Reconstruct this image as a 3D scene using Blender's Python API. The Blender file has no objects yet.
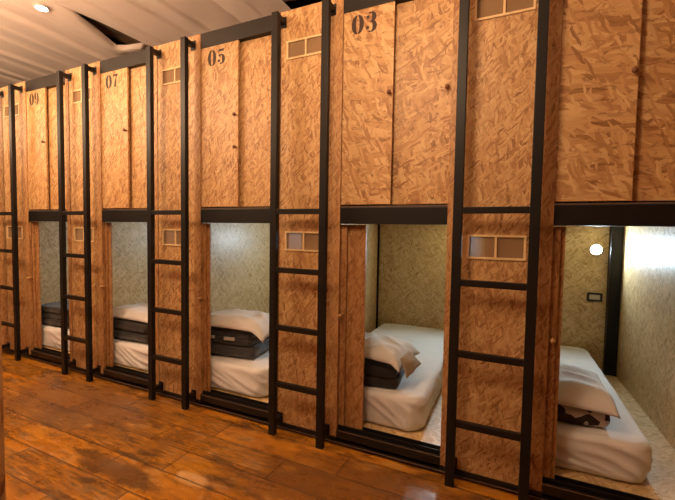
import bpy, bmesh, math, random
from mathutils import Vector, Matrix, noise
random.seed(5)
C = bpy.context.scene.collection
PI = math.pi

# ------------------------------------------------------------------ materials
class NT:
    def __init__(s, name):
        s.m = bpy.data.materials.new(name); s.m.use_nodes = True
        s.t = s.m.node_tree; s.b = s.t.nodes['Principled BSDF']
    def n(s, typ, **kw):
        nd = s.t.nodes.new('ShaderNode' + typ)
        for k, v in kw.items():
            if k.startswith('i_'):
                key = k[2:].replace('_', ' ')
                nd.inputs[int(key) if key.isdigit() else key].default_value = v
            else: setattr(nd, k, v)
        return nd
    def l(s, a, b): s.t.links.new(a, b)
    def uv(s, rot=0, scale=(1, 1, 1), loc=(0, 0, 0)):
        u = s.n('UVMap'); mp = s.n('Mapping', i_Rotation=(0, 0, rot), i_Scale=scale, i_Location=loc)
        s.l(u.outputs[0], mp.inputs[0]); return mp.outputs[0]
    def obj(s, scale=(1, 1, 1)):
        u = s.n('TexCoord'); mp = s.n('Mapping', i_Scale=scale)
        s.l(u.outputs['Object'], mp.inputs[0]); return mp.outputs[0]
    def ramp(s, fac, stops, interp='LINEAR'):
        r = s.n('ValToRGB'); e = r.color_ramp.elements; r.color_ramp.interpolation = interp
        while len(e) < len(stops): e.new(0.5)
        for el, (p, c) in zip(e, stops):
            el.position = p; el.color = (c, c, c, 1) if isinstance(c, (int, float)) else (*c, 1)
        s.l(fac, r.inputs[0]); return r.outputs[0]
    def mix(s, fac, a, b, mode='MIX'):
        m = s.n('MixRGB', blend_type=mode)
        for i, v in enumerate((fac, a, b)):
            if hasattr(v, 'is_linked'): s.l(v, m.inputs[i])
            elif isinstance(v, tuple): m.inputs[i].default_value = (*v, 1)
            else: m.inputs[i].default_value = v
        return m.outputs[0]
    def math(s, op, a, b=0.0):
        m = s.n('Math', operation=op)
        for i, v in enumerate((a, b)):
            if hasattr(v, 'is_linked'): s.l(v, m.inputs[i])
            else: m.inputs[i].default_value = v
        return m.outputs[0]
    def bump(s, h, strength, dist=0.002):
        b = s.n('Bump', i_Strength=strength, i_Distance=dist); s.l(h, b.inputs['Height'])
        s.l(b.outputs[0], s.b.inputs['Normal'])

def mat(name, col, rough=0.6, metal=0.0, **kw):
    t = NT(name); b = t.b
    nz = t.n('TexNoise', i_Scale=kw.get('ns', 18.0), i_Detail=4.0)
    t.l(t.obj(), nz.inputs['Vector'])
    b.inputs['Specular IOR Level'].default_value = kw.get('spec', 0.5)
    v = kw.get('var', 0.15)
    t.l(t.mix(nz.outputs[0], tuple(c * (1 - v) for c in col), tuple(min(1, c * (1 + v)) for c in col)), b.inputs['Base Color'])
    b.inputs['Roughness'].default_value = rough; b.inputs['Metallic'].default_value = metal
    if 'bump' in kw: t.bump(nz.outputs[0], kw['bump'])
    return t.m

def osb(name, pal, rough, grain=0.0, spread=1.0, size=1.0, bump=0.25, coat=0.0):
    """oriented strand board: overlapping layers of stretched flakes, each flake with its own tone"""
    t = NT(name)
    base = t.uv()
    wn = t.n('TexNoise', i_Scale=9.0, i_Detail=2.0); t.l(base, wn.inputs['Vector'])
    add = t.n('VectorMath', operation='MULTIPLY_ADD'); t.l(wn.outputs['Color'], add.inputs[0])
    add.inputs[1].default_value = (0.06, 0.06, 0); t.l(base, add.inputs[2])
    col = None; hgt = None
    angs = [0.0, 0.45, -0.6, 1.05, -0.25, 0.2, -1.15]
    keep = [0.0, 0.42, 0.46, 0.6, 0.5, 0.55, 0.66]
    for i, (a, k) in enumerate(zip(angs, keep)):
        mp = t.n('Mapping', vector_type='TEXTURE', i_Rotation=(0, 0, grain + a * spread), i_Location=(0.37 * i, 0.61 * i, 0),
                 i_Scale=((0.0115 + 0.004 * (i % 3)) * size, (0.072 + 0.016 * (i % 2)) * size, 1))
        t.l(add.outputs[0], mp.inputs[0])
        vo = t.n('TexVoronoi', voronoi_dimensions='2D', feature='F1', distance='EUCLIDEAN', i_Scale=1.0, i_Randomness=0.95)
        t.l(mp.outputs[0], vo.inputs['Vector'])
        sp = t.n('SeparateColor'); t.l(vo.outputs['Color'], sp.inputs[0])
        fib = t.n('TexNoise', i_Scale=2.2, i_Detail=2.0, noise_dimensions='2D')
        mp2 = t.n('Mapping', i_Scale=(1.6, 0.25, 1)); t.l(mp.outputs[0], mp2.inputs[0]); t.l(mp2.outputs[0], fib.inputs['Vector'])
        tone = t.math('ADD', t.math('MULTIPLY', sp.outputs[1], 0.78), t.math('MULTIPLY', fib.outputs[0], 0.3))
        c = t.ramp(tone, pal)
        d = t.ramp(vo.outputs['Distance'], [(0.0, 1.0), (0.6, 0.75), (0.9, 0.0)])
        if col is None: col = c; hgt = sp.outputs[2]
        else:
            m = t.math('MULTIPLY', t.math('GREATER_THAN', sp.outputs[0], k), t.math('GREATER_THAN', d, 0.35))
            col = t.mix(m, col, c)
            hgt = t.mix(m, hgt, sp.outputs[2])
    dk = t.n('TexNoise', i_Scale=1.0, i_Detail=3.0, i_Distortion=0.8, noise_dimensions='2D')
    mp = t.n('Mapping', vector_type='TEXTURE', i_Rotation=(0, 0, grain + 0.3 * spread), i_Scale=(0.02 * size, 0.055 * size, 1)); t.l(base, mp.inputs[0]); t.l(mp.outputs[0], dk.inputs['Vector'])
    col = t.mix(t.ramp(dk.outputs[0], [(0.60, 0.0), (0.72, 0.55)]), col, pal[0][1])
    kn = t.n('TexNoise', i_Scale=26.0, i_Detail=3.0); t.l(base, kn.inputs['Vector'])
    col = t.mix(t.ramp(kn.outputs[0], [(0.66, 0.0), (0.74, 0.75)]), col, pal[0][1])
    t.l(col, t.b.inputs['Base Color'])
    t.b.inputs['Roughness'].default_value = rough
    t.b.inputs['Coat Weight'].default_value = coat; t.b.inputs['Coat Roughness'].default_value = 0.3
    t.bump(hgt, bump, 0.002)
    return t.m

PAL = [(0.06, (0.171, 0.070, 0.019)), (0.22, (0.360, 0.173, 0.059)), (0.52, (0.504, 0.281, 0.109)), (0.95, (0.630, 0.408, 0.189))]
PALJ = [(0.06, (0.167, 0.061, 0.017)), (0.22, (0.317, 0.140, 0.046)), (0.52, (0.422, 0.215, 0.079)), (0.95, (0.510, 0.294, 0.124))]
PALI = [(0.06, (0.273, 0.150, 0.051)), (0.20, (0.474, 0.310, 0.132)), (0.50, (0.596, 0.417, 0.200)), (0.95, (0.706, 0.532, 0.299))]
M = {}
M['osb'] = osb('strand board vertical', PAL, 0.5, 0.0, 0.7, 0.8)
M['osb_door'] = osb('strand board doors', PAL, 0.5, 0.15, 1.1, 1.1)
M['osb_cross'] = osb('strand board cross grain', PAL, 0.55, PI / 2 - 0.25, 0.8, 1.3)
M['osb_jamb'] = osb('strand board jamb', PALJ, 0.5, 0.0, 0.5, 0.8)
M['osb_in'] = osb('varnished strand board lining', PALI, 0.45, 0.5, 1.2, 0.95, 0.9, 0.15)
M['osb_wall'] = mat('dark stained timber wall', (0.16, 0.085, 0.04), 0.7)
M['black'] = mat('black painted steel', (0.010, 0.008, 0.007), 0.45, 0.0, var=0.3, spec=0.3)
M['black2'] = mat('black channel steel', (0.009, 0.0075, 0.007), 0.34, 0.0, var=0.3)
M['pale_steel'] = mat('pale steel track and edge highlight', (0.26, 0.19, 0.15), 0.35, 0.6)  # door tracks, and pale strips that paint highlights along black edges
M['wood'] = mat('pale pine strip', (0.74, 0.54, 0.28), 0.5, ns=40.0)
M['handlewood'] = mat('worn wooden handle', (0.46, 0.25, 0.10), 0.5)
M['knob'] = mat('dark turned wood', (0.16, 0.06, 0.02), 0.4)
M['ink'] = mat('dark brown stencil paint', (0.04, 0.018, 0.01), 0.7)
M['socketf'] = mat('black socket plastic', (0.02, 0.018, 0.016), 0.35)
M['socketi'] = mat('pale socket insert', (0.55, 0.5, 0.38), 0.4)
M['lampbody'] = mat('white lamp housing', (0.7, 0.7, 0.7), 0.4)
M['tag'] = mat('pale woven tag', (0.5, 0.46, 0.42), 0.8)
M['flap'] = mat('pillow end shade taupe', (0.46, 0.37, 0.27), 0.9)
M['roof'] = mat('dark roof sheet', (0.035, 0.022, 0.014), 0.8)
M['steel'] = mat('rusty roof beam', (0.38, 0.25, 0.15), 0.6)
M['postwood'] = osb('worn orange post', PALJ, 0.5, 0.0, 0.2, 1.5)

def cloth(name, col, rough=0.85, fold=(1, 1, 1), ns=7.0, strength=0.5, sheen=0.2):
    t = NT(name); co = t.obj(fold)
    nz = t.n('TexNoise', i_Scale=ns, i_Detail=3.0, i_Distortion=0.6); t.l(co, nz.inputs['Vector'])
    fine = t.n('TexNoise', i_Scale=220.0, i_Detail=1.0); t.l(co, fine.inputs['Vector'])
    t.l(t.mix(fine.outputs[0], tuple(c * .92 for c in col), tuple(min(1, c * 1.06) for c in col)), t.b.inputs['Base Color'])
    t.b.inputs['Roughness'].default_value = rough; t.b.inputs['Sheen Weight'].default_value = sheen
    t.bump(nz.outputs[0], strength, 0.02); return t.m
M['sheet'] = cloth('white cotton sheet', (0.76, 0.75, 0.745), 0.85, (1, 1, 1), 6.0, 0.35)
M['pillow'] = cloth('white cotton pillowcase', (0.74, 0.71, 0.69), 0.85, (1.4, 1, 1), 7.0, 0.5)
M['blanket'] = cloth('charcoal blanket', (0.022, 0.018, 0.018), 0.9, (1, 1, 1), 9.0, 0.5, 0.4)
M['blanketb'] = cloth('dark brown blanket', (0.014, 0.009, 0.008), 0.85, (1, 1, 1), 9.0, 0.5, 0.3)
M['blanketg'] = cloth('slate grey blanket', (0.035, 0.031, 0.034), 0.9, (1, 1, 1), 9.0, 0.5, 0.4)
M['ceil'] = cloth('beige lining cloth', (0.93, 0.78, 0.69), 0.95, (2.2, 0.5, 1), 1.2, 0.5, 0.1)

t = NT('patterned blanket cloth')                       # dark brown with pale leaf blotches
vo = t.n('TexVoronoi', i_Scale=17.0, i_Randomness=0.9); t.l(t.obj((1, 1, 1.1)), vo.inputs['Vector'])
sp = t.n('SeparateColor'); t.l(vo.outputs['Color'], sp.inputs[0])
t.l(t.ramp(sp.outputs[0], [(0.0, (0.03, 0.018, 0.015)), (0.46, (0.50, 0.44, 0.38))], 'CONSTANT'), t.b.inputs['Base Color'])
t.b.inputs['Roughness'].default_value = 0.9; M['pattern'] = t.m

t = NT('woven vent screen')                             # open weave: half of it is air
tr = t.n('BsdfTransparent'); mx = t.n('MixShader', i_0=0.62)
t.b.inputs['Base Color'].default_value = (0.36, 0.22, 0.11, 1); t.b.inputs['Roughness'].default_value = 0.8
out = t.t.nodes['Material Output']
t.l(tr.outputs[0], mx.inputs[1]); t.l(t.b.outputs[0], mx.inputs[2]); t.l(mx.outputs[0], out.inputs[0]); M['screen'] = t.m

def emit(name, col, s):
    t = NT(name); t.b.inputs['Base Color'].default_value = (1, 1, 1, 1)
    t.b.inputs['Emission Color'].default_value = (*col, 1); t.b.inputs['Emission Strength'].default_value = s
    return t.m
M['podlens'] = emit('cool white lamp lens', (0.68, 0.87, 1.0), 900.0)
M['spotlens'] = emit('warm spotlight lens', (1.0, 0.86, 0.68), 40.0)

t = NT('worn varnished plank floor')
uv = t.uv()
wob = t.n('TexNoise', i_Scale=3.0, i_Detail=2.0); t.l(uv, wob.inputs['Vector'])
ad = t.n('VectorMath', operation='MULTIPLY_ADD'); t.l(wob.outputs['Color'], ad.inputs[0]); ad.inputs[1].default_value = (.012, .012, 0); t.l(uv, ad.inputs[2])
br = t.n('TexBrick', offset=0.37, i_Scale=1.0, i_Color1=(0.0, 0.0, 0.0, 1), i_Color2=(1, 1, 1, 1), i_Mortar=(0.5, 0.5, 0.5, 1))
br.inputs['Mortar Size'].default_value = 0.0065; br.inputs['Brick Width'].default_value = 0.95; br.inputs['Row Height'].default_value = 0.213
br.inputs['Mortar Smooth'].default_value = 0.4; br.inputs['Bias'].default_value = 0.0
t.l(ad.outputs[0], br.inputs['Vector'])
gr = t.n('TexNoise', i_Scale=1.0, i_Detail=6.0, i_Roughness=0.65, i_Distortion=0.3); t.l(t.uv(0, (3.0, 26.0, 1)), gr.inputs['Vector'])
col = t.ramp(gr.outputs[0], [(0.25, (0.19, 0.060, 0.003)), (0.5, (0.37, 0.132, 0.006)), (0.75, (0.52, 0.21, 0.012))])
col = t.mix(t.math('MULTIPLY', br.outputs['Color'], 0.35), col, (0.50, 0.20, 0.015))
big = t.n('TexNoise', i_Scale=1.9, i_Detail=5.0, i_Roughness=0.6); t.l(uv, big.inputs['Vector'])
col = t.mix(t.ramp(big.outputs[0], [(0.42, 0.0), (0.66, 0.55)]), col, (0.54, 0.235, 0.02))
wear = t.n('TexNoise', i_Scale=5.5, i_Detail=9.0, i_Roughness=0.72); t.l(t.uv(0, (0.8, 1.5, 1), (3.3, 1.7, 0)), wear.inputs['Vector'])
wm = t.ramp(wear.outputs[0], [(0.54, 0.0), (0.63, 0.8)])
col = t.mix(wm, col, (0.46, 0.25, 0.09))
scf = t.n('TexNoise', i_Scale=4.2, i_Detail=8.0, i_Roughness=0.7); t.l(t.uv(0, (0.7, 2.2, 1), (7.1, 4.4, 0)), scf.inputs['Vector'])
col = t.mix(t.ramp(scf.outputs[0], [(0.50, 0.0), (0.64, 0.85)]), col, (0.055, 0.028, 0.012))
gs = t.n('TexNoise', i_Scale=1.0, i_Detail=7.0, i_Roughness=0.75, i_Distortion=0.2); t.l(t.uv(0, (7.0, 60.0, 1), (1.3, 0.4, 0)), gs.inputs['Vector'])
pm = t.math('MULTIPLY', t.ramp(br.outputs['Color'], [(0.45, 0.0), (0.60, 0.9)]), t.ramp(gs.outputs[0], [(0.40, 0.0), (0.58, 0.85)]))
col = t.mix(pm, col, (0.075, 0.036, 0.012))
def stain(cx, cy, rx, ry):
    mp = t.n('Mapping', i_Location=(-cx / rx, -cy / ry, 0), i_Scale=(1 / rx, 1 / ry, 1)); t.l(ad.outputs[0], mp.inputs[0])
    ln = t.n('VectorMath', operation='LENGTH'); t.l(mp.outputs[0], ln.inputs[0])
    rag = t.math('ADD', ln.outputs['Value'], t.math('MULTIPLY', t.math('SUBTRACT', wear.outputs[0], 0.5), 2.4))
    return t.ramp(rag, [(0.6, 1.0), (1.0, 0.0)])
dull = stain(-3.3, -0.35, 0.9, 0.38)
col = t.mix(t.math('MULTIPLY', dull, 0.65), col, (0.17, 0.085, 0.04))
col = t.mix(t.math('MULTIPLY', stain(-2.15, -0.75, 0.45, 0.10), 0.75), col, (0.07, 0.035, 0.014))
col = t.mix(t.math('MULTIPLY', stain(-0.72, -0.35, 0.84, 0.42), 0.7), col, (0.15, 0.06, 0.016))
col = t.mix(t.math('MULTIPLY', stain(-1.66, -0.62, 0.14, 0.06), 0.8), col, (0.55, 0.32, 0.13))
col = t.mix(t.math('MULTIPLY', br.outputs['Fac'], 0.75), col, (0.05, 0.02, 0.006))
t.l(col, t.b.inputs['Base Color'])
t.l(t.ramp(wear.outputs[0], [(0.35, 0.2), (0.7, 0.48)]), t.b.inputs['Roughness'])
t.b.inputs['Specular IOR Level'].default_value = 0.45
t.bump(t.mix(br.outputs['Fac'], gr.outputs[0], (0, 0, 0)), 0.25, 0.004); M['floor'] = t.m

# ------------------------------------------------------------------ geometry helpers
def box(bm, x0, x1, y0, y1, z0, z1, bev=0.0):
    r = bmesh.ops.create_cube(bm, size=1.0); vs = r['verts']
    for v in vs: v.co = Vector(((x0 + x1) / 2 + v.co.x * (x1 - x0), (y0 + y1) / 2 + v.co.y * (y1 - y0), (z0 + z1) / 2 + v.co.z * (z1 - z0)))
    if bev:
        es = list({e for v in vs for e in v.link_edges})
        bmesh.ops.bevel(bm, geom=es, offset=bev, segments=2, affect='EDGES', profile=0.6)
    return bm
def skew(bm):
    for v in bm.verts: v.co.x -= SK * v.co.y
    return bm
def bx(*a, bev=0.0): return box(bmesh.new(), *a, bev=bev)

def plate(bm, x0, x1, y0, y1, z0, z1, hole):
    """board with one rectangular hole"""
    hx0, hx1, hz0, hz1 = hole
    O = [(x0, z0), (x1, z0), (x1, z1), (x0, z1)]; H = [(hx0, hz0), (hx1, hz0), (hx1, hz1), (hx0, hz1)]
    V = {}
    for y in (y0, y1):
        for k, L in (('o', O), ('h', H)):
            for i, (x, z) in enumerate(L): V[(y, k, i)] = bm.verts.new((x, y, z))
    for i in range(4):
        j = (i + 1) % 4
        bm.faces.new((V[(y0, 'o', i)], V[(y0, 'o', j)], V[(y0, 'h', j)], V[(y0, 'h', i)]))
        bm.faces.new((V[(y1, 'o', j)], V[(y1, 'o', i)], V[(y1, 'h', i)], V[(y1, 'h', j)]))
        bm.faces.new((V[(y0, 'o', j)], V[(y0, 'o', i)], V[(y1, 'o', i)], V[(y1, 'o', j)]))
        bm.faces.new((V[(y0, 'h', i)], V[(y0, 'h', j)], V[(y1, 'h', j)], V[(y1, 'h', i)]))
    return bm

def lathe(bm, prof, mtx, seg=20):
    rings = []
    for r, z in prof:
        rings.append([bm.verts.new(mtx @ Vector((r * math.cos(2 * PI * i / seg), r * math.sin(2 * PI * i / seg), z))) for i in range(seg)])
    for a, b in zip(rings, rings[1:]):
        for i in range(seg):
            bm.faces.new((a[i], a[(i + 1) % seg], b[(i + 1) % seg], b[i]))
    bm.faces.new(list(reversed(rings[0]))); bm.faces.new(rings[-1])
    return bm

def link(o, parent=None):
    C.objects.link(o)
    if parent: o.parent = parent
    return o
def build(name, bm, m, parent=None, uvo=(0, 0), smooth=False, loc=None):
    bmesh.ops.recalc_face_normals(bm, faces=bm.faces)
    base = Vector(loc) if loc else (parent.matrix_basis.translation if parent else Vector())
    uvl = bm.loops.layers.uv.new('UVMap')
    for f in bm.faces:
        n = f.normal; a = max(range(3), key=lambda i: abs(n[i]))
        for lp in f.loops:
            p = lp.vert.co + base
            u, v = ((p.y, p.z), (p.x, p.z), (p.x, p.y))[a]
            lp[uvl].uv = (u + uvo[0], v + uvo[1])
        f.smooth = smooth
    me = bpy.data.meshes.new(name); bm.to_mesh(me); bm.free()
    me.materials.append(m)
    o = bpy.data.objects.new(name, me); link(o, parent)
    if loc: o.location = loc
    return o
def thing(name, label, cat, loc=(0, 0, 0), group=None):
    o = bpy.data.objects.new(name, None); o.empty_display_size = 0.1; C.objects.link(o); o.location = loc
    return tag(o, label, cat, group)
def tag(o, label, cat, group=None):
    o['label'] = label; o['category'] = cat
    if group: o['group'] = group
    return o
def struct(name, bm, m, **k):
    o = build(name, bm, m, **k); o['kind'] = 'structure'; return o
def rnd(): return (random.uniform(0, 9), random.uniform(0, 9))

# ------------------------------------------------------------------ measures
P, X0, FY = 1.2234, 0.0447, 0.096          # bay pitch, right ladder rail of the nearest bay, facade front
PODS = [('01', 0), ('03', -1), ('05', -2), ('07', -3), ('09', -4)]
NXT = {'01': 'nearest the right edge', '03': '', '05': '', '07': '', '09': ''}
PL0, PL1, JL, OL, OR, JR = -0.399, 0.0172, 0.0172, 0.083, 0.776, 0.8243
WL, WR = -0.327, 0.878
ZS, ZT, DEP = 1.60, 2.957, 2.17
SK = 0.045                                 # the dividing walls run a little askew to the front

# ------------------------------------------------------------------ room shell
XL, XR, YB, YW, ZC = -9.6, 2.6, -4.6, 2.75, 4.6
struct('floor', bx(XL, XR, YB, YW, -0.05, 0.0), M['floor'])
struct('wall_left', bx(XL - 0.1, XL, YB, YW, 0, ZC), M['osb_wall'])
struct('wall_right', bx(XR, XR + 0.1, YB, YW, 0, ZC), M['osb_wall'])
struct('wall_front', bx(XL, XR, YB - 0.1, YB, 0, ZC), M['osb_wall'])
struct('wall_back', bx(XL, XR, YW, YW + 0.1, 0, ZC), M['osb_wall'])
struct('ceiling', bx(XL, XR, YB, YW, ZC, ZC + 0.1), M['roof'])
bm = bx(XL, X0 - 4 * P + PL0, FY, FY + 0.018, 0, ZT)
struct('trim_1', bm, M['osb'])                                            # boarded front beyond the last bay
struct('trim_2', bx(X0 + JR, XR, FY, FY + 0.018, 0, ZT), M['osb'])          # boarded front beyond the nearest bay
bm = bx(XL, XR, FY - 0.022, FY - 0.001, 0.012, 0.024, bev=0.002); box(bm, XL, XR, FY - 0.012, FY - 0.001, 0.024, 0.05, 0.002)
struct('baseboard_back', bm, M['black2'])
struct('trim_highlight', bx(XL, XR, FY - 0.0235, FY - 0.021, 0.020, 0.025), M['pale_steel'])  # pale strip painting the highlight line along the base rail
# ceiling cloth: strips hung along Y, pinched at seams, sagging between; open where strips part
def cz(x, y):
    seams = [-9.9, -9.1, -8.2, -7.45, -6.62, -5.87, -5.09, -4.49, -3.75, -3.0, -2.33, -1.5, -0.7, 0.1, 0.9, 1.8, 2.7]
    for a, b in zip(seams, seams[1:]):
        if a <= x <= b:
            q = (x - a) / (b - a); break
    else: q = 0
    z = 3.80 - 0.045 * (1 - abs(2 * q - 1) ** 2.2)
    n1 = noise.noise(Vector((x * .4, y * .35, 2)))
    u = (x + 0.10 * n1 + 0.05 * y) / 0.37; k = math.floor(u); f = u - k            # each pleat laps over the next
    amp = 0.016 + 0.034 * (0.5 + 0.5 * math.sin(k * 2.4 + 0.6)) * (0.6 + 0.8 * abs(noise.noise(Vector((k * 1.7, y * 0.7, 5)))))
    if x > -4.0: amp *= max(0.25, 1 - (x + 4.0) * 0.5)
    z -= amp * (f / 0.9 if f < 0.9 else (1 - f) / 0.1)
    z += 0.03 * noise.noise(Vector((x * 1.6, y * 0.5, 0.3))) + 0.006 * noise.noise(Vector((x * 5, y * 0.9, 4.3)))
    if x > -3.8: z += 0.05 * noise.noise(Vector((x * 1.8 + y * 1.1, y * 1.2 - x * .5, 7.7)))
    return z
def cut(x, y):
    if y > 0.42 and y < 1.22:                                            # the wedge where two strips part
        l = -4.49 - 0.42 * (y - 0.42) / 0.8
        if l < x < -4.49: return True
    if y > 1.33 and -5.0 < x < -4.5: return True
    if x > -2.30 and y > 1.2: return True
    return False
bm = bmesh.new(); nx, ny = 760, 110; xs = [XL + 0.02 + (XR - XL - 0.04) * i / nx for i in range(nx + 1)]
ys = [YB + 0.02 + (YW - YB - 0.04) * j / ny for j in range(ny + 1)]
# snap grid lines onto the wedge seam for a clean cut edge
def snap(L, v):
    k = min(range(len(L)), key=lambda i: abs(L[i] - v)); L[k] = v
for s in (-4.49, -2.30): snap(xs, s)
grid = [[None] * (ny + 1) for _ in range(nx + 1)]
for i, x in enumerate(xs):
    for j, y in enumerate(ys):
        dz = 0.0; px = x
        if 0.42 < y < 1.3 and -5.6 < x < -4.4899:                          # slack strip edge is drawn aside and droops
            w = 0.33 * (min((y - 0.42) / 0.76, 1.0) if y < 1.18 else max(0.0, 1 - (y - 1.18) / 0.06))
            q = (x + 5.6) / 1.11; px = x - w * q ** 3; dz = -0.09 * w * q ** 3
        grid[i][j] = bm.verts.new((px, y, cz(x, y) + dz))
def hole(x, y): return (y > 1.33 and -5.0 < x < -4.49) or (x > -2.30 and y > 1.2)
hi = xs.index(-4.49)
dup = {}
for i in range(nx):
    for j in range(ny):
        xm, ym = (xs[i] + xs[i + 1]) / 2, (ys[j] + ys[j + 1]) / 2
        if hole(xm, ym): continue
        q = [grid[i][j], grid[i + 1][j], grid[i + 1][j + 1], grid[i][j + 1]]
        if i == hi:                                                       # right strip keeps its own straight edge
            for k, jj in ((0, j), (3, j + 1)):
                if jj not in dup: dup[jj] = bm.verts.new((-4.49, ys[jj], cz(-4.49, ys[jj])))
                q[k] = dup[jj]
        bm.faces.new(q)
cl = build('ceiling_cloth', bm, M['ceil'], smooth=True)
md = cl.modifiers.new('thickness', 'SOLIDIFY'); md.thickness = 0.003
tag(cl, 'beige lining cloth draped in folds under the roof', 'ceiling cloth')
for i, (x0, yy0) in enumerate(((-4.98, 0.0), (-4.82, 0.0))):
    b = build('roof_beam', bx(x0, x0 + 0.07, -1.5, YW - 0.01, 3.93, 4.07, bev=0.006), M['steel'])
    tag(b, ('dark steel roof beam showing on the left side of the gap in the cloth', 'dark steel roof beam showing on the right side of the gap in the cloth')[i], 'beam', 'roof beams above the cloth')
# OSB room post at the left edge of view
pb = build('wooden_post', bx(-2.02, -1.71, -1.62, -1.5, 0, 2.6, bev=0.004), M['postwood'], uvo=(3, 1))
tag(pb, 'orange wooden post standing on the floor at the left edge', 'post')

# ------------------------------------------------------------------ numbers
def ribbon(bm, pts, ws, y):
    L, R = [], []
    for i, p in enumerate(pts):
        a = pts[max(0, i - 1)]; b = pts[min(len(pts) - 1, i + 1)]
        d = Vector((b[0] - a[0], b[1] - a[1])); d.normalize(); n = Vector((-d.y, d.x)) * ws[i] / 2
        L.append(bm.verts.new((p[0] + n.x, y, p[1] + n.y))); R.append(bm.verts.new((p[0] - n.x, y, p[1] - n.y)))
    for i in range(len(pts) - 1): bm.faces.new((L[i], L[i + 1], R[i + 1], R[i]))
def arc(cx, cz_, rx, rz, a0, a1, n=24):
    return [(cx + rx * math.cos(math.radians(a0 + (a1 - a0) * i / n)), cz_ + rz * math.sin(math.radians(a0 + (a1 - a0) * i / n))) for i in range(n + 1)]
def fatw(a0, a1, thin, fat, n=24):
    return [thin + (fat - thin) * abs(math.cos(math.radians(a0 + (a1 - a0) * i / n))) ** 1.3 for i in range(n + 1)]
def disc(cx, cz_, r, n=16): return [(cx + r * math.cos(2 * PI * i / n), cz_ + r * math.sin(2 * PI * i / n)) for i in range(n)]
def digit(ch, ox, oz, H):
    bm = bmesh.new()
    def A(cx, cz_, rx, rz, a0, a1, thin=.05, fat=.2): ribbon(bm, arc(cx, cz_, rx, rz, a0, a1), fatw(a0, a1, thin, fat), 0)
    def poly(pts): bm.faces.new([bm.verts.new((x, 0, z)) for x, z in pts])
    if ch == '0':
        A(0, 0, .22, .46, 97, 263, .05, .25); A(0, 0, .22, .46, -83, 83, .05, .25)
    elif ch == '3':
        A(-.02, .24, .19, .23, 120, -85, .05, .24); A(-.02, -.22, .22, .26, 85, -120, .05, .24)
        poly(disc(-.17, .26, .085)); poly(disc(-.19, -.26, .09)); poly([(-.1, 0), (.02, .035), (.1, .01), (.02, -.025)])
    elif ch == '5':
        poly([(-.2, .46), (.1, .44), (.23, .48), (.2, .30), (-.2, .31)]); poly([(-.2, .33), (-.15, .33), (-.15, .04), (-.2, .02)])
        A(0, -.17, .19, .27, 140, -120, .05, .24); poly(disc(-.17, -.26, .09))
    elif ch == '7':
        poly([(-.24, .48), (-.12, .44), (.24, .46), (.24, .38), (.16, .29), (-.16, .33), (-.24, .22)])
        ribbon(bm, [(.2, .38), (.1, .2), (.03, 0), (-.01, -.2), (-.02, -.46)], [.04, .08, .14, .19, .21], 0)
    elif ch == '9':
        A(0, .2, .19, .27, 95, 265, .05, .23); ribbon(bm, arc(0, 0, .21, .47, 85, -110), fatw(85, -110, .05, .24), 0); poly(disc(-.15, -.3, .085))
    for v in bm.verts: v.co = Vector((ox + v.co.x * H, v.co.y, oz + v.co.z * H))
    # a coat of paint: a fraction of a millimetre thick
    g = bmesh.ops.extrude_face_region(bm, geom=bm.faces[:])
    for e in g['geom']:
        if isinstance(e, bmesh.types.BMVert): e.co.y -= 0.0006
    return bm

# ------------------------------------------------------------------ pods
YM = Matrix.Rotation(PI / 2, 4, 'X')      # local z -> -y (towards the room)
def pull(x, z, parent, y):
    bm = lathe(bmesh.new(), [(0.007, 0), (0.007, 0.012), (0.010, 0.02), (0.012, 0.045), (0.010, 0.056), (0.004, 0.060)], Matrix.Translation((x, y, z)) @ YM, 14)
    return build('handle', bm, M['handlewood'], parent, smooth=True)
def knob(x, z, parent, y):
    bm = lathe(bmesh.new(), [(0.007, 0), (0.007, 0.010), (0.012, 0.016), (0.0145, 0.023), (0.0125, 0.030), (0.006, 0.034)],
               Matrix.Translation((x, y, z)) @ YM, 14)
    return build('knob', bm, M['knob'], parent, smooth=True)
def vent(x0, x1, z0, z1, parent):
    b = bmesh.new(); w = 0.012; y0, y1 = -0.007, 0.010
    for a in ((x0, x1, z0, z0 + w), (x0, x1, z1 - w, z1), (x0, x0 + w, z0 + w, z1 - w), (x1 - w, x1, z0 + w, z1 - w)):
        box(b, a[0], a[1], y0, y1, a[2], a[3])
    xm = (x0 + x1) / 2
    box(b, xm - 0.006, xm + 0.006, y0, y1, z0 + w, z1 - w)
    fr = build('vent', b, M['wood'], parent)
    for a, c in ((x0 + w, xm - 0.006), (xm + 0.006, x1 - w)):
        build('screen', bx(a, c, 0.002, 0.003, z0 + w, z1 - w), M['screen'], fr)
    return fr
FRONT = {'01': 0.122, '03': 0.123, '05': 0.106, '07': 0.102, '09': 0.108}
BACK = {'01': 0.145, '03': 0.250, '05': 0.130, '07': 0.130, '09': 0.160}
DW = 0.352
UPL = {'03': 'closed upper sleeping pod of strand board numbered 03', '05': 'closed upper sleeping pod of strand board numbered 05',
       '07': 'closed upper sleeping pod of strand board numbered 07', '09': 'closed upper sleeping pod of strand board numbered 09',
       '01': 'closed upper sleeping pod at the far right, its number out of view'}
LOL = {'03': 'open lower sleeping pod below number 03, doors slid aside', '05': 'open lower sleeping pod below number 05, doors slid aside',
       '07': 'open lower sleeping pod below number 07, doors slid aside', '09': 'open lower sleeping pod below number 09, doors slid aside',
       '01': 'open lower sleeping pod at the far right with a bright wall lamp'}
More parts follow.
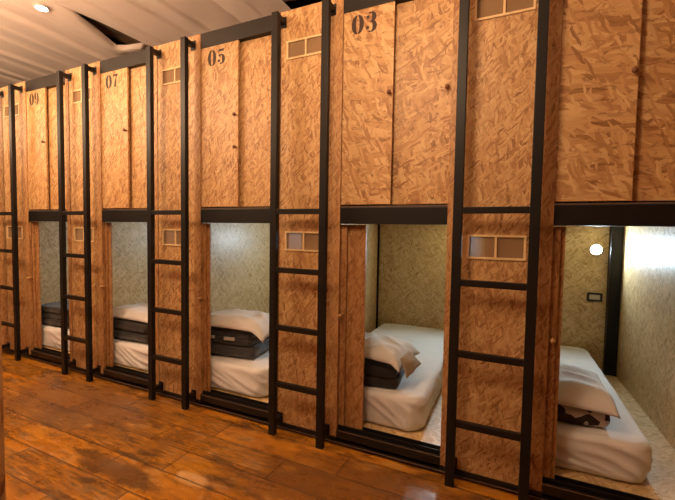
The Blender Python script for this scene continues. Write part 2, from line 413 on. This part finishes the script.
for num, k in PODS:
    xr = X0 + k * P + {'01': 0.006, '03': -0.007}.get(num, -0.010)
    uj, up, ujr = rnd(), rnd(), rnd()
    # ---- lower pod
    t = thing('sleeping_pod', LOL[num], 'sleeping pod', (xr, FY, 0), 'lower sleeping pods')
    build('front_panel', plate(bmesh.new(), PL0, PL1, 0, 0.018, 0.0, ZS, (-0.338, -0.049, 1.308, 1.430)), M['osb'], t, up)
    build('jamb', bx(JL, OL, -0.005, 0.020, 0.0, ZS), M['osb_jamb'], t, uj)
    build('jamb', bx(OR, JR, -0.005, 0.020, 0.0, ZS), M['osb_jamb'], t, ujr)
    vent(-0.346, -0.041, 1.300, 1.438, t)
    build('header', bx(OL, OR, -0.004, 0.072, 1.493, 1.597, bev=0.003), M['black'], t)
    b = bx(OL, OR, -0.012, 0.010, 0.030, 0.104, bev=0.003); box(b, OL, OR, 0.010, 0.072, 0.030, 0.092, 0.002)
    box(b, OL, OR, 0.018, 0.022, 0.092, 0.124, 0.001); box(b, OL, OR, 0.066, 0.072, 0.092, 0.124, 0.001)
    build('sill', b, M['black2'], t)
    build('sill_highlight', bx(OL, OR, -0.0135, -0.011, 0.099, 0.103), M['pale_steel'], t)  # thin pale strip in place of the glint on the sill edge
    for r, y in ((FRONT[num], 0.026), (BACK[num], 0.046)):
        d = build('door', bx(r - DW, r, y, y + 0.015, 0.112, 1.488), M['osb_jamb'], t, rnd())
        if y < 0.03: pull(r - 0.018, 0.885, d, y)
    build('platform', skew(bx(WL, WR, 0.072, DEP, 0.085, 0.11)), M['osb_in'], t, rnd())
    build('lining', skew(bx(WL - 0.009, WL, 0.02, DEP, 0.02, 1.57)), M['osb_in'], t, rnd())
    build('lining', skew(bx(WR, WR + 0.009, 0.02, DEP, 0.02, 1.57)), M['osb_in'], t, rnd())
    build('lining', skew(bx(WL, WR, DEP, DEP + 0.018, 0.02, 1.57)), M['osb_in'], t, rnd())
    build('pod_ceiling', skew(bx(WL, WR, 0.074, DEP, 1.55, 1.57)), M['osb_in'], t, rnd())
    b = bx(WR - 0.098, WR - 0.003, DEP - 0.085, DEP - 0.002, 0.11, 1.55, bev=0.004)
    build('corner_post', skew(b), M['black'], t)
    build('corner_shadow_gap', skew(bx(WL + 0.001, WL + 0.022, DEP - 0.02, DEP - 0.001, 0.11, 1.55)), M['black'], t)  # dark strip standing in for the shadow gap in the corner
    # ---- upper pod
    t = thing('sleeping_pod', UPL[num], 'sleeping pod', (xr, FY, ZS), 'upper sleeping pods')
    H = ZT - ZS
    build('front_panel', plate(bmesh.new(), PL0, PL1, 0, 0.018, 0, H, (-0.338, -0.049, 2.630 - ZS, 2.740 - ZS)), M['osb'], t, (up[0], up[1]))
    build('jamb', bx(JL, OL, -0.005, 0.020, 0, H), M['osb_jamb'], t, uj)
    build('jamb', bx(OR, JR, -0.005, 0.020, 0, H), M['osb_jamb'], t, ujr)
    vent(-0.346, -0.041, 2.622 - ZS, 2.748 - ZS, t)
    build('header', bx(OL, OR, -0.004, 0.060, 2.845 - ZS, H, bev=0.003), M['black'], t)
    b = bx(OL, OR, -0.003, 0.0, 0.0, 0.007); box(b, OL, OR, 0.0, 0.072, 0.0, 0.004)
    build('door_track', b, M['pale_steel'], t)
    cross = {'03': M['osb_cross'], '01': M['osb_cross']}.get(num, M['osb'])
    sp_ = {'05': 0.450, '07': 0.446, '01': 0.414}.get(num, 0.424)
    fd = build('door', bx(OL + 0.002, sp_, 0.002, 0.018, 0.018, 2.844 - ZS), cross, t, rnd())
    bd = build('door', bx(0.40, OR - 0.002, 0.036, 0.052, 0.018, 2.842 - ZS), M['osb_door'] if num in ('01', '03') else M['osb'], t, rnd())
    if num == '03': bd.data.materials[0] = M['osb_door']
    if num == '01': bd.data.materials[0] = M['osb_cross']
    knob(sp_ - 0.019, (2.30 if num != '01' else 2.235) - ZS, fd, 0.002)
    if num == '05': knob(sp_ - 0.017, 2.06 - ZS, fd, 0.002)
    knob(0.748, 2.295 - ZS, bd, 0.036) if num == '03' else None
    if num != '01':
        dm = bmesh.new()
        nb = []
        for ci, ch in enumerate(num):
            o = build('painted_digit', digit(ch, (0.196 if num in ('05', '07') else 0.182) + 0.090 * ci, 2.755 - ZS + 0.0, 0.122), M['ink'], fd)
            o.location = (0, 0.0019, 0)
    build('lining', skew(bx(WL - 0.009, WL, 0.02, DEP, 0, H - 0.02)), M['osb_in'], t, rnd())
    build('lining', skew(bx(WR, WR + 0.009, 0.02, DEP, 0, H - 0.02)), M['osb_in'], t, rnd())
    build('lining', skew(bx(WL, WR, DEP, DEP + 0.018, 0, H - 0.02)), M['osb_in'], t, rnd())
    build('roof_board', skew(bx(WL - 0.009, WR + 0.009, 0.02, DEP + 0.018, H - 0.02, H - 0.004)), M['osb_wall'], t, rnd())
    # ---- fixtures on the back wall
    side = {'01': 'far right open pod', '03': 'open pod below 03', '05': 'open pod below 05', '07': 'open pod below 07', '09': 'open pod below 09'}[num]
    L = thing('wall_lamp', 'small round cool white lamp on the back wall of the ' + side, 'lamp', (xr + 0.578, FY + DEP, 1.305), 'lamps in the lower pods')
    build('lamp_body', lathe(bmesh.new(), [(0.05, 0.001), (0.053, 0.020), (0.053, 0.040), (0.046, 0.041), (0.043, 0.024), (0.039, 0.022)], YM, 24), M['lampbody'], L, smooth=False)
    build('lamp_lens', lathe(bmesh.new(), [(0.0425, 0.0245), (0.036, 0.031), (0.018, 0.035), (0.004, 0.036)], YM, 24), M['podlens'], L, smooth=True)
    if num in ('01', '03'):
        S = thing('wall_socket', 'black framed wall socket on the back wall of the ' + side, 'socket', (xr + 0.588, FY + DEP, 0.84), 'sockets in the lower pods')
        b = plate(bmesh.new(), -0.064, 0.064, -0.009, -0.0005, -0.042, 0.042, (-0.044, 0.044, -0.024, 0.024)); build('socket_frame', b, M['socketf'], S)
        build('socket_insert', bx(-0.044, 0.044, -0.005, -0.0005, -0.024, 0.024), M['socketi'], S)

# ------------------------------------------------------------------ ladders
LAD = {'09': 'leftmost black steel ladder, left of the pod numbered 09', '07': 'black steel ladder between the pods numbered 09 and 07',
       '05': 'black steel ladder between the pods numbered 07 and 05', '03': 'black steel ladder between the pods numbered 05 and 03',
       '01': 'nearest and largest black steel ladder, right of the pod numbered 03'}
for num, k in PODS:
    xr = X0 + k * P; xl = xr - 0.3817
    t = thing('ladder', LAD[num], 'ladder', ((xr + xl) / 2, 0, 0), 'ladders in front of the pods')
    h = 0.3817 / 2
    for s in (-1, 1):
        build('rail', bx(s * h - 0.025, s * h + 0.025, -0.018, 0.018, 0, 2.902, bev=0.003), M['black'], t)
        for z in (2.880, 0.087):
            b = bx(s * h - 0.018, s * h + 0.018, 0.018, FY - 0.008, z - 0.018, z + 0.018, bev=0.002)
            y1 = FY - 0.0054
            box(b, s * h - 0.026, s * h + 0.026, FY - 0.010, y1, z - 0.036, z + 0.036, 0.002)
            build('bracket', b, M['black'], t)
    for z in (0.37, 0.77, 1.17, 1.57):
        build('rung', bx(-h + 0.025, h - 0.025, -0.016, 0.016, z - 0.018, z + 0.018, bev=0.003), M['black'], t)

# ------------------------------------------------------------------ bedding
def outline(a, b, R, n):
    """n points round a rounded rectangle with half sizes a, b"""
    R = max(min(R, a, b), 1e-4); pts = []
    segs = [(2 * (b - R), 'E'), (PI * R / 2, 'NE'), (2 * (a - R), 'N'), (PI * R / 2, 'NW'), (2 * (b - R), 'W'), (PI * R / 2, 'SW'), (2 * (a - R), 'S'), (PI * R / 2, 'SE')]
    return R, segs
def slab_points(a, b, R, n=160):
    R = max(min(R, a - 1e-3, b - 1e-3), 1e-3)
    segs = [2 * (b - R), PI * R / 2, 2 * (a - R), PI * R / 2, 2 * (b - R), PI * R / 2, 2 * (a - R), PI * R / 2]
    tot = sum(segs); out = []
    for i in range(n):
        d = tot * i / n; k = 0
        while d > segs[k]: d -= segs[k]; k += 1
        if k == 0: out.append((a, -(b - R) + d, 1, 0))
        elif k == 2: out.append(((a - R) - d, b, 0, 1))
        elif k == 4: out.append((-a, (b - R) - d, -1, 0))
        elif k == 6: out.append((-(a - R) + d, -b, 0, -1))
        else:
            th = d / R + {1: 0, 3: PI / 2, 5: PI, 7: 1.5 * PI}[k]
            cx, cy = {1: (a - R, b - R), 3: (-(a - R), b - R), 5: (-(a - R), -(b - R)), 7: (a - R, -(b - R))}[k]
            out.append((cx + R * math.cos(th), cy + R * math.sin(th), math.cos(th), math.sin(th)))
    return out
def slab(bm, cx, cy, a, b, z0, z1, R, r, disp=None, n=160, sub=8, caps=9, rot=0.0):
    """cushion-like slab: rounded plan corners R, rolled edges r"""
    prof = []                                          # (inset, z)
    for i in range(5): th = -PI / 2 + PI / 2 * i / 5; prof.append((r - r * math.cos(th), z0 + r + r * math.sin(th)))
    for i in range(sub + 1): prof.append((0, z0 + r + (z1 - z0 - 2 * r) * i / sub))
    for i in range(1, 6): th = PI / 2 * i / 5; prof.append((r - r * math.cos(th), z1 - r + r * math.sin(th)))
    base = slab_points(a, b, R, n); rings = []
    def place(x, y, z):
        v = Vector((x, y, z))
        if disp: v = v + disp(v)
        return Vector((cx + v.x * math.cos(rot) - v.y * math.sin(rot), cy + v.x * math.sin(rot) + v.y * math.cos(rot), v.z))
    for ins, z in prof: rings.append([bm.verts.new(place(x - nx * ins, y - ny * ins, z)) for x, y, nx, ny in base])
    for c in range(1, caps + 1):
        s = 1 - c / (caps + 0.6)
        rings.append([bm.verts.new(place((x - nx * r) * s, (y - ny * r) * s, z1)) for x, y, nx, ny in base])
    for A, B in zip(rings, rings[1:]):
        for i in range(n): bm.faces.new((A[i], A[(i + 1) % n], B[(i + 1) % n], B[i]))
    bm.faces.new(list(reversed(rings[0]))); bm.faces.new(rings[-1])
    return bm
def ridged(v): return 1 - abs(noise.noise(v)) * 2

def mattress(num, label, xl, xrr, yf, yb, zt, seed, rot=0.0):
    xc, yc = (xl + xrr) / 2, (yf + yb) / 2; a, b = (xrr - xl) / 2, (yb - yf) / 2
    def disp(v):
        d = Vector((0, 0, 0)); s = seed * 7.3
        topness = max(0, min(1, (v.z - 0.10) / 0.1))
        d.z += 0.004 * ridged(Vector((v.x * 3 + v.y * 1.5 + s, v.y * 4.5, s))) * topness + 0.006 * noise.noise(Vector((v.x * 2, v.y * 2, s))) * topness
        side = 1 if v.y < -b + 0.12 else 0.6
        wob = 0.10 * noise.noise(Vector((v.x * 2.5, v.y * 2.5, s + 9)))
        q = max(0, ridged(Vector(((v.x + v.y) * 1.6 - v.z * 1.2, (v.z + 0.42 * (v.x + v.y) + wob) * 15.0, s + 3))))
        fade = max(0, min(1, (v.z + 0.02) / 0.05)) * max(0, min(1, (0.235 - v.z) / 0.06))
        amt = side * fade * (0.016 * q ** 3 + 0.004 * noise.noise(Vector((v.x * 7, v.y * 7, v.z * 9 + s))))
        ex, ey = max(0, abs(v.x) - a + .12), max(0, abs(v.y) - b + .12)
        L = math.hypot(ex, ey) or 1
        d.x += math.copysign(ex / L, v.x) * amt; d.y += math.copysign(ey / L, v.y) * amt
        d.x -= v.x * 0.02 * (1 - min(1, v.z / 0.08)); d.y -= v.y * 0.008 * (1 - min(1, v.z / 0.08))
        return d
    bm = slab(bmesh.new(), 0, 0, a, b, 0.0, zt - 0.11, 0.11, 0.035, disp, 320, 14, 26, rot)
    o = build('mattress', bm, M['sheet'], smooth=True, loc=(xc, yc, 0.1105)); return tag(o, label, 'mattress', 'mattresses in the lower pods')

def pillow(label, cx, cy, cz_, L, W, T, rot=(0, 0, 0), drop=0.0, x0=0.1, seed=1, front=0.0, flap=False):
    bm = bmesh.new(); n = 44; V = {}
    for s in (1, -1):
        for i in range(n + 1):
            for j in range(n + 1):
                u, v = 2 * i / n - 1, 2 * j / n - 1
                edge = i in (0, n) or j in (0, n)
                if s < 0 and edge: V[(s, i, j)] = V[(1, i, j)]; continue
                pinch = 1 - 0.07 * (1 - abs(u)) ** 0.8 * abs(v) ** 3
                pin2 = 1 - 0.05 * (1 - abs(v)) ** 0.8 * abs(u) ** 3
                x, y = u * L / 2 * pin2, v * W / 2 * pinch
                prof = max(0, (1 - abs(u) ** 2.6)) ** 0.55 * max(0, (1 - abs(v) ** 2.6)) ** 0.55
                z = s * T / 2 * prof
                w = 0.020 * ridged(Vector((x * 4 + y * 2.5 + seed, y * 7, seed * 2.1))) + 0.012 * noise.noise(Vector((x * 10, y * 8, seed)))
                z += w * prof * (1 if s > 0 else 0.3)
                if s < 0: z *= 0.45
                if x > x0: z -= drop * (x - x0) ** 1.4
                if y < -0.16: z -= front * (-y - 0.16) ** 1.1
                V[(s, i, j)] = bm.verts.new((x, y, z))
        for i in range(n):
            for j in range(n):
                q = [V[(s, i, j)], V[(s, i + 1, j)], V[(s, i + 1, j + 1)], V[(s, i, j + 1)]]
                bm.faces.new(q if s > 0 else q[::-1])
    o = build('pillow', bm, M['pillow'], smooth=True, loc=(cx, cy, cz_)); o.rotation_euler = rot
    tag(o, label, 'pillow', 'pillows in the lower pods')
    if flap:                                        # folded open end of the pillowcase, its shade put into a taupe colour
        bm = bmesh.new(); m = 12; g = [[None] * (m + 1) for _ in range(m + 1)]
        Q = [Vector((-0.715, 0.27, 0.60)), Vector((-0.705, 0.45, 0.605)), Vector((-0.655, 0.60, 0.475)), Vector((-0.675, 0.29, 0.465))]
        inv = Matrix.LocRotScale(Vector((cx, cy, cz_)), Matrix.Rotation(rot[2], 3, 'Z') @ Matrix.Rotation(rot[1], 3, 'Y'), None).inverted()
        for i in range(m + 1):
            for j in range(m + 1):
                p, q = i / m, j / m
                w = (Q[0] * (1 - p) + Q[1] * p) * (1 - q) + (Q[3] * (1 - p) + Q[2] * p) * q
                w.x += 0.018 * math.sin(PI * q) * math.sin(PI * p) + 0.006 * noise.noise(Vector((p * 4, q * 4, 1)))
                g[i][j] = bm.verts.new(inv @ w)
        for i in range(m):
            for j in range(m): bm.faces.new((g[i][j], g[i + 1][j], g[i + 1][j + 1], g[i][j + 1]))
        f = build('pillowcase_flap', bm, M['flap'], o, smooth=True); f['label'] = 'flap at the end of the pillow, coloured taupe for shade'
        md = f.modifiers.new('thickness', 'SOLIDIFY'); md.thickness = 0.008
    return o

def blanket(label, cx, cy, z0, z1, a, b, m, layers, rot=0.0, seed=1, tags=()):
    bm = bmesh.new(); h = (z1 - z0) / layers
    for k in range(layers):
        rr = random.Random(seed * 13 + k); r = h * 0.46
        def disp(v, k=k):
            return Vector((0.006 * noise.noise(Vector((v.y * 6, k, seed))), 0.012 * noise.noise(Vector((v.x * 5, k * 3.1, seed + .5))) + 0.004 * noise.noise(v * 18),
                           0.007 * noise.noise(Vector((v.x * 5, v.y * 5, seed * 2 + k * .2)))))
        slab(bm, rr.uniform(-.008, .008), rr.uniform(-.008, .008), a - rr.uniform(0, .02), b - rr.uniform(0, .015), k * h, (k + 1) * h + 0.004, 0.035, r, disp, 120, 2, 7)
    o = build('folded_blanket', bm, m, smooth=True, loc=(cx, cy, z0)); o.rotation_euler = (0, 0, rot)
    tag(o, label, 'blanket', 'folded blankets in the lower pods')
    for x, z, w, hh in tags:
        build('sewn_tag', bx(x - w / 2, x + w / 2, -b - 0.012, -b + 0.004, z - hh / 2, z + hh / 2), M['tag'], o)
    return o

xr = {n: X0 + k * P for n, k in PODS}
mattress('01', 'white mattress in the far right open pod', xr['01'] - 0.305, xr['01'] + 0.585, 0.255, 2.235, 0.335, 1, 0.03)
mattress('03', 'white mattress in the open pod below 03', xr['03'] - 0.305, xr['03'] + 0.595, 0.235, 2.25, 0.345, 2, 0.018)
mattress('05', 'white mattress in the open pod below 05', xr['05'] - 0.305, xr['05'] + 0.60, 0.19, 2.22, 0.345, 3, 0.02)
mattress('07', 'white mattress in the open pod below 07', xr['07'] - 0.305, xr['07'] + 0.60, 0.19, 2.22, 0.335, 4, 0.02)
mattress('09', 'white mattress in the open pod below 09', xr['09'] - 0.305, xr['09'] + 0.60, 0.19, 2.22, 0.335, 5, 0.02)
# 01
blanket('brown blanket with pale pattern folded under the pillow in the far right pod', xr['01'] + 0.20, 0.56, 0.347, 0.462, 0.235, 0.25, M['pattern'], 1, 0.06, 1)
pillow('white pillow lying flat on the patterned blanket in the far right pod', xr['01'] + 0.15, 0.57, 0.515, 0.60, 0.58, 0.11, (0.0, 0.02, 0.05), 0.4, 0.26, 1, 0.5)
# 03
blanket('dark brown folded blanket under the pillow in the pod below 03', xr['03'] + 0.18, 0.47, 0.358, 0.50, 0.235, 0.20, M['blanketb'], 2, 0.12, 2)
pillow('white pillow with its end flap coloured taupe for shade, slumping over the dark blanket in the pod below 03', xr['03'] + 0.195, 0.50, 0.572, 0.56, 0.46, 0.14, (0.0, 0.04, -0.06), 1.6, 0.20, 2, 0.25, True)
# 05
blanket('slate grey folded blanket at the bottom of the stack in the pod below 05', xr['05'] + 0.08, 0.53, 0.362, 0.450, 0.31, 0.25, M['blanketg'], 1, 0.16, 3)
blanket('charcoal folded blanket with two pale tags, middle of the stack below 05', xr['05'] + 0.06, 0.53, 0.466, 0.572, 0.30, 0.24, M['blanket'], 2, 0.12, 4,
        ((-0.08, 0.055, 0.05, 0.022), (0.10, 0.055, 0.10, 0.026)))
pillow('white pillow slumped over the right end of the blanket stack in the pod below 05', xr['05'] + 0.15, 0.50, 0.632, 0.72, 0.46, 0.13, (0.0, 0.02, 0.10), 1.3, 0.23, 3, 0.4)
# 07
blanket('charcoal folded blanket at the bottom of the stack in the pod below 07', xr['07'] + 0.16, 0.47, 0.354, 0.43, 0.33, 0.24, M['blanket'], 1, 0.06, 5)
blanket('dark folded blanket just under the pillow in the pod below 07', xr['07'] + 0.15, 0.47, 0.444, 0.520, 0.33, 0.24, M['blanketb'], 1, 0.03, 6)
pillow('white pillow on top of the two dark blankets in the pod below 07', xr['07'] + 0.16, 0.48, 0.572, 0.72, 0.46, 0.13, (0.0, 0.01, 0.03), 0.4, 0.3, 4, 0.4)
# 09
blanket('black folded blanket stack in the pod below 09', xr['09'] + 0.18, 0.46, 0.356, 0.55, 0.30, 0.24, M['blanketb'], 3, 0.05, 7)

# ------------------------------------------------------------------ ceiling spotlights
def spot(label, x, y):
    z = cz(x, y) - 0.012
    t = thing('ceiling_spotlight', label, 'spotlight', (x, y, z))
    F2 = Matrix.Rotation(PI, 4, 'X')
    build('lamp_housing', lathe(bmesh.new(), [(0.056, -0.006), (0.066, 0.0), (0.066, 0.012), (0.058, 0.016), (0.052, 0.012)], F2, 24), M['lampbody'], t)
    build('lamp_lens', lathe(bmesh.new(), [(0.0515, 0.0125), (0.035, 0.017), (0.004, 0.019)], F2, 24), M['spotlens'], t, smooth=True)
    return t
spot('small bright spotlight on the ceiling cloth at upper left', -4.62, 0.18)
def added(x, y, power):  # unseen globe lamp on a cord, assumed and added as main room light
    t = thing('added_lamp', 'round pendant lamp over the corridor, out of view, assumed as room light', 'pendant lamp', (x, y, 2.86), 'pendant lamps over the corridor')
    r = 0.28
    gm = emit('warm added globe', (1.0, 0.67, 0.41), power / (4 * PI * PI * r * r))
    build('globe', lathe(bmesh.new(), [(r * math.sin(PI * i / 14) + 1e-3, -r * math.cos(PI * i / 14)) for i in range(15)], Matrix.Identity(4), 28), gm, t, smooth=True)
    build('cord', bx(-0.005, 0.005, -0.005, 0.005, r, 0.82), M['black'], t)
for x, y, p in ((-4.6, -1.15, 88), (-3.35, -1.3, 98), (-0.9, -1.4, 85), (-6.6, -1.0, 75), (-2.6, -3.4, 35)):
    added(x, y, p)

w = bpy.data.worlds.new('World'); w.use_nodes = True; bpy.context.scene.world = w
w.node_tree.nodes['Background'].inputs[0].default_value = (0.02, 0.013, 0.008, 1)

# ------------------------------------------------------------------ camera
F = Vector((-0.4309635, 0.9010012, -0.0496724)); R_ = Vector((0.9016329, 0.4321824, 0.016628)); U = Vector((-0.0364494, 0.0376202, 0.9986271))
cam = bpy.data.cameras.new('camera'); co = bpy.data.objects.new('camera', cam); C.objects.link(co)
mw = Matrix((R_, U, -F)).transposed().to_4x4(); mw.translation = Vector((0, -2.2438488, 1.447377)); co.matrix_world = mw
cam.sensor_width = 36.0; cam.lens = 390.233 / 675 * 36; cam.clip_start = 0.01
bpy.context.scene.camera = co
vs = bpy.context.scene.view_settings
vs.view_transform = 'Standard'; vs.look = 'None'; vs.gamma = 1.0; vs.use_curve_mapping = False; vs.exposure = 0.04
